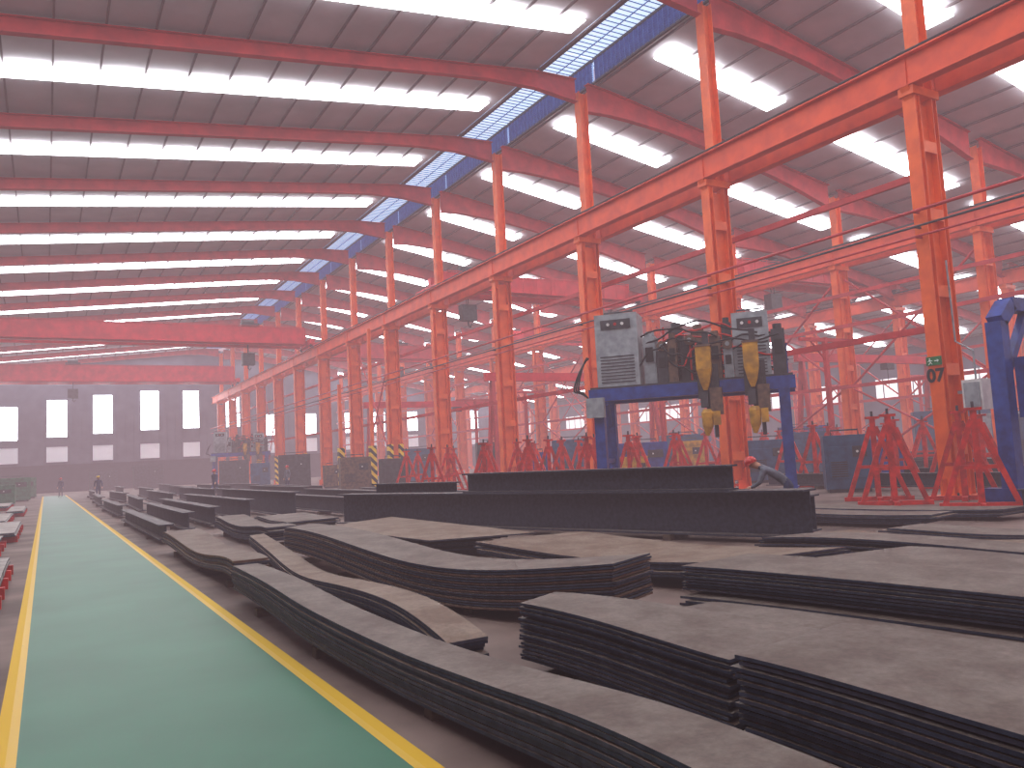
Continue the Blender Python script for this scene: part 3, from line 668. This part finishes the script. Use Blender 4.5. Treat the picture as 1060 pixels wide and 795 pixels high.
def machine(loc,rot,c1,w,d,h,label,name='machine_cabinet'):
    e=E(name,loc,rot)
    b=MB(); b.box((0,0,h*0.5+0.1),(w,d,h),c1); b.box((0,-d/2-0.01,h*0.55),(w*0.85,0.02,h*0.6),c1); b.obj('body',parent=e,bevel=0.03)
    b=MB()
    for i in range(7): b.box((-w*0.2,-d/2-0.03,h*0.3+i*0.07),(w*0.35,0.02,0.03),DGREY)
    b.obj('vent_grille',parent=e)
    b=MB(); b.box((w*0.25,-d/2-0.04,h*0.75),(w*0.3,0.03,h*0.2),DGREY); b.tube([(w*0.2,-d/2-0.08,h*0.75),(w*0.2,-d/2-0.03,h*0.75)],0.04,WHITE,8); b.obj('control_panel',parent=e)
    b=MB(); b.box((0,0,0.05),(w*0.9,d*0.9,0.1),DGREY); b.obj('base_frame',parent=e)
    b=MB(); b.tube([(-w*0.3,0,h+0.08),(-w*0.3,0,h+0.25),(w*0.3,0,h+0.25),(w*0.3,0,h+0.08)],0.025,DGREY,6); b.obj('lifting_handle',parent=e)
    tag(e,label,'machine'); return e
for a in ((20.9,16.0,-0.8,TEAL,1.3,0.9,1.6,'teal blue machine cabinet between the columns'),
 (24.4,17.6,-0.6,BLUE,1.6,0.9,1.4,'blue machine cabinet beyond the columns'),
 (25.2,23.2,-0.5,TEAL,2.2,1.0,1.6,'teal machine cabinet in the next bay'),
 (21.2,26.6,-0.6,YEL,1.2,0.8,1.2,'yellow machine cabinet beyond the columns'),
 (21.2,34.5,-0.6,BLUE,1.6,0.9,1.6,'blue machine cabinet behind the column row'),
 (33.8,23.8,-0.6,GREY,1.2,1.0,1.8,'grey electrical cabinet in the next bay'),
 (32.5,36,-0.6,TEAL,2.6,1.2,2.2,'teal machine cabinet in the next bay'),
 (24.8,30.4,-0.6,BLUE,2.4,1.2,1.8,'blue machine cabinet in the next bay'),
 (25,36,-0.6,TEAL,2.8,1.2,2.2,'long teal machine housing in the next bay'),
 (30.6,33.5,-0.6,YEL,1.6,1.0,1.8,'yellow machine cabinet in the next bay'),
 (31.5,26.2,-0.8,TEAL,2.6,1.2,1.9,'teal machine housing near the second column row'),
 (39.5,20,-0.9,TEAL,3.2,1.2,2.2,'long teal machine housing in the far bay'),
 (43,23,-0.9,GREY,3.0,1.2,2.4,'long grey machine housing in the far bay'),
 (42,35.2,-0.9,BLUE,3.0,1.2,2.4,'long blue machine housing in the far bay'),
 (45,27.2,-0.9,TEAL,4.0,1.6,2.8,'large teal machine housing in the far bay'),
 (57,24,-0.9,TEAL,5.0,2.0,3.2,'large teal machine housing by the side wall'),
 (59,34,-0.9,DGREY,5.0,2.0,3.2,'large dark machine housing by the side wall'),
 (58,58,-0.9,TEAL,5.0,2.0,3.2,'large teal machine housing further along the side wall'),
 (32.0,45,-0.6,GREENM,2.4,1.4,2.2,'green machine housing in the next bay'),
 (24.5,56.5,-0.4,TEAL,2.4,1.4,2.4,'tall teal machine housing in the next bay'),
 (24.3,44,-0.4,DGREY,2.4,1.4,2.4,'dark machine housing in the next bay'),
 (17.3,43.5,-0.2,DGREY,1.6,1.0,1.7,'dark machine cabinet by the column row'),
 (16.0,46.5,-0.2,BROWN,1.8,1.2,1.9,'brown rusty machine by the column row'),
 (17.6,56,-0.2,BROWN,1.2,1.0,1.5,'brown machine cabinet by the column row'),
 (15.6,58.5,-0.2,DGREY,2.2,1.2,2.4,'dark machine cabinet by the column row'),
 (17.6,66.5,-0.2,GREENM,1.6,1.0,2.0,'green machine cabinet by the column row'),
 (16,71,-0.2,TEAL,1.6,1.0,2.0,'teal machine cabinet by the column row'),
 (15,77,-0.2,DGREY,2.6,1.4,2.4,'dark machine by the column row'),
 (-2.9,66,0.0,GREENM,2.2,1.6,1.3,'green machine across the aisle'),
 (-2.4,76,0.1,GREENM,2.6,1.6,1.8,'green machine further along the aisle'),
 (-2.0,88,0.1,GREENM,2.4,1.6,1.8,'green machine near the gable wall'),
 (10.5,104,0.0,DGREY,3.2,1.6,2.6,'dark machine near the gable wall'),
 (6,108,0.0,DGREY,3.0,1.6,2.2,'dark machine near the gable wall')):
    machine((a[0],a[1],0),*a[2:])
g2=copy_thing(G1,(14.4,84,0),math.atan2(-1.2,4.0)); g2['label']='blue gantry welding machine working further down the bay'
for (x,y,l) in((18.2,49.3,'slim orange post with yellow and black striped base'),(17.2,52.6,'slim orange post with yellow and black striped base')):
    b=MB(); b.box((0,0,1.35),(0.4,0.4,2.7),HAZ); b.box((0,0,0.02),(0.5,0.5,0.04),DGREY); b.bar((0,0,2.7),(0,0,10.3 if x>18 else 7),0.2,0.2,ORANGE)
    e=b.obj('jib_post',(x,y,0)); tag(e,l,'post','striped jib posts')

# ------------------------------------------------------------ people
def person(loc,rotz,pose,jacket,trous,hel,label):
    if pose=='stand':
        J=dict(pel=(0,0,.92,.125),wai=(0,0,1.08,.115),che=(0,0,1.3,.145),nec=(0,0,1.46,.055),hea=(0,.02,1.56,.085),top=(0,.01,1.64,.078))
        for s,n in((-1,'L'),(1,'R')):
            J.update({n+'sh':(s*.18,0,1.39,.062),n+'el':(s*.24,-.01,1.13,.047),n+'wr':(s*.25,.08,.9,.03),n+'pa':(s*.25,.1,.84,.032),
            n+'hi':(s*.09,0,.86,.09),n+'kn':(s*.1,.03*(1+s),.48,.062),n+'an':(s*.1,.06*s,.09,.042),n+'to':(s*.11,.06*s+.15,.04,.036)})
        fd=Vector((0,.01,-.075))
    elif pose=='walk':
        J=dict(pel=(0,0,.9,.125),wai=(0,.02,1.06,.115),che=(0,.04,1.28,.145),nec=(0,.05,1.44,.055),hea=(0,.07,1.54,.085),top=(0,.06,1.62,.078))
        for s,n in((-1,'L'),(1,'R')):
            J.update({n+'sh':(s*.18,.03,1.37,.062),n+'el':(s*.23,.03-.14*s,1.13,.047),n+'wr':(s*.23,.1-.2*s,.93,.03),n+'pa':(s*.23,.12-.22*s,.87,.032),
            n+'hi':(s*.09,0,.85,.09),n+'kn':(s*.09,.14*s+.06,.48,.062),n+'an':(s*.09,.3*s,.10 if s>0 else .14,.042),n+'to':(s*.1,.3*s+.15,.04,.036)})
        fd=Vector((0,.01,-.075))
    else:
        J=dict(pel=(0,-.1,.86,.13),wai=(0,.06,.98,.12),che=(0,.26,1.1,.145),nec=(0,.4,1.17,.055),hea=(0,.49,1.2,.085),top=(0,.55,1.25,.078))
        for s,n in((-1,'L'),(1,'R')):
            J.update({n+'sh':(s*.18,.32,1.12,.062),n+'el':(s*.24,.4,.88,.047),n+'wr':(s*.16,.58,.78,.03),n+'pa':(s*.14,.64,.76,.032),
            n+'hi':(s*.1,-.1,.8,.09),n+'kn':(s*.13,.08,.46,.062),n+'an':(s*.12,-.08,.09,.042),n+'to':(s*.13,.07,.04,.036)})
        fd=Vector((0,.06,-.04))
    ed=[('pel','wai'),('wai','che'),('che','nec'),('nec','hea'),('hea','top')]
    for n in'LR':
        ed+=[('che',n+'sh'),(n+'sh',n+'el'),(n+'el',n+'wr'),(n+'wr',n+'pa'),('pel',n+'hi'),(n+'hi',n+'kn'),(n+'kn',n+'an'),(n+'an',n+'to')]
        p=Vector(J[n+'pa'][:3]); s=-1 if n=='L' else 1
        for k in range(4):
            off=Vector((0,(k-1.5)*.022,0)) if abs(fd.z)>abs(fd.y) else Vector(((k-1.5)*.022,0,0))
            J[n+'f%d'%k]=(*(p+off*1.2+fd*(1.0-0.12*abs(k-1.3))),.009); ed.append((n+'pa',n+'f%d'%k))
        J[n+'th']=(*(p+Vector((-s*.045,.03,0))+fd*.3),.010); ed.append((n+'pa',n+'th'))
    keys=list(J); me=bpy.data.meshes.new('person')
    me.from_pydata([J[k][:3] for k in keys],[(keys.index(a),keys.index(c)) for a,c in ed],[])
    o=bpy.data.objects.new('tmp',me); COL.objects.link(o)
    o.modifiers.new('s','SKIN')
    sv=me.skin_vertices[0].data
    for i,k in enumerate(keys):
        sv[i].radius=(J[k][3],J[k][3]*(0.8 if k in('pel','wai','che') else 1)); sv[i].use_root=(k=='pel')
    sb=o.modifiers.new('b','SUBSURF'); sb.levels=2; sb.render_levels=2
    dg=bpy.context.evaluated_depsgraph_get(); m2=bpy.data.meshes.new_from_object(o.evaluated_get(dg))
    bpy.data.objects.remove(o)
    m2.materials.clear()
    for m in(SKIN,jacket,trous,DGREY): m2.materials.append(m)
    nec=Vector(J['nec'][:3]);pel=Vector(J['pel'][:3]);up=(nec-pel).normalized()
    wr=[Vector(J[n+'wr'][:3]) for n in'LR'];pa=[Vector(J[n+'pa'][:3]) for n in'LR']
    for p in m2.polygons:
        c=p.center; k=1
        if (c-pel).dot(up)>(nec-pel).length: k=0
        elif min((c-w).length for w in pa)<0.1 and min((c-w).length for w in wr)>0.03: k=0
        elif c.z<0.12: k=3
        elif (c-pel).dot(up)<0.06 and min((c-w).length for w in wr)>0.2: k=2
        p.material_index=k; p.use_smooth=True
    b=bpy.data.objects.new('person',m2); b.location=loc; b.rotation_euler=(0,0,rotz); COL.objects.link(b)
    hd=Vector(J['top'][:3]); hdir=(hd-nec).normalized()
    fwd=Vector((0,1,0)); fwd=(fwd-hdir*fwd.dot(hdir)).normalized()
    if pose=='bend': hdir=Vector((0,.45,.9)).normalized(); fwd=Vector((0,.9,-.45))
    mb=MB(); mb.tube([hd-hdir*.02,hd+hdir*.03,hd+hdir*.08,hd+hdir*.115],[.118,.115,.085,.02],hel,16)
    mb.tube([hd-hdir*.03+fwd*.03,hd-hdir*.012+fwd*.03],.14,hel,16)
    mb.obj('helmet',parent=b,smooth=True)
    hc=Vector(J['hea'][:3]); r=fwd.cross(hdir)
    for s in(-1,1):
        mb=MB(); q=hc+fwd*.078+hdir*.02+r*.03*s; mb.tube([q-fwd*.01,q+fwd*.006],.010,BLACK,8); mb.obj('eye',parent=b)
    mb=MB(); q=hc+fwd*.08-hdir*.005; mb.tube([q+hdir*.02,q+fwd*.02-hdir*.01,q-hdir*.02],[.008,.014,.01],SKIN,8); mb.obj('nose',parent=b)
    mb=MB(); q=hc+fwd*.075-hdir*.045; mb.tube([q-r*.022,q+r*.022],.006,REDP,6); mb.obj('mouth',parent=b)
    tag(b,label,'person'); return b
person((1.2,84,0),2.6,'stand',NAVY,KHAKI,HELR,'person in dark jacket standing beside the aisle')
person((3.2,63.5,0),math.pi,'walk',NAVY,NAVY,HELY,'person in dark work clothes walking beside the aisle')
person((8.9,51.5,0),2.4,'walk',NAVY,NAVY,HELR,'person in navy work clothes walking among stacks')
person((13.8,53.5,0),2.0,'stand',KHAKI,NAVY,HELR,'person in grey jacket standing by the column row')
person((11.6,10.25,0),0.7,'bend',KHAKI,NAVY,HELR,'person in grey work clothes bending over a steel beam')
person((27.4,23.8,0),2.2,'stand',NAVY,NAVY,HELY,'person in navy work clothes standing between the trestles')

# ------------------------------------------------------------ world haze
w=bpy.data.worlds.new('World'); sc.world=w; w.use_nodes=True
nt=w.node_tree
bg=nt.nodes['Background']; bg.inputs[0].default_value=(0.8,0.85,1,1); bg.inputs[1].default_value=0.3
D=0.0045
ab=nt.nodes.new('ShaderNodeVolumeAbsorption'); ab.inputs['Color'].default_value=(0,0,0,1); ab.inputs['Density'].default_value=D
em=nt.nodes.new('ShaderNodeEmission'); em.inputs['Color'].default_value=srgb(232,200,210); em.inputs['Strength'].default_value=D*0.85
ad=nt.nodes.new('ShaderNodeAddShader'); nt.links.new(ab.outputs[0],ad.inputs[0]); nt.links.new(em.outputs[0],ad.inputs[1])
nt.links.new(ad.outputs[0],nt.nodes['World Output'].inputs['Volume'])

# ------------------------------------------------------------ camera
yaw,p,r=math.radians(30.33),math.radians(5.1),math.radians(3.0)
F=Vector((math.sin(yaw)*math.cos(p),math.cos(yaw)*math.cos(p),math.sin(p)))
R0=Vector((math.cos(yaw),-math.sin(yaw),0));U0=R0.cross(F)
R=R0*math.cos(r)-U0*math.sin(r);U=U0*math.cos(r)+R0*math.sin(r)
cam=bpy.data.cameras.new('camera'); cam.lens=830/1060*36; cam.sensor_width=36; cam.clip_end=400; cam.clip_start=0.05
co=bpy.data.objects.new('camera',cam); COL.objects.link(co)
m=Matrix((R,U,-F)).transposed().to_4x4(); m.translation=Vector((0,0,1.6)); co.matrix_world=m
sc.camera=co
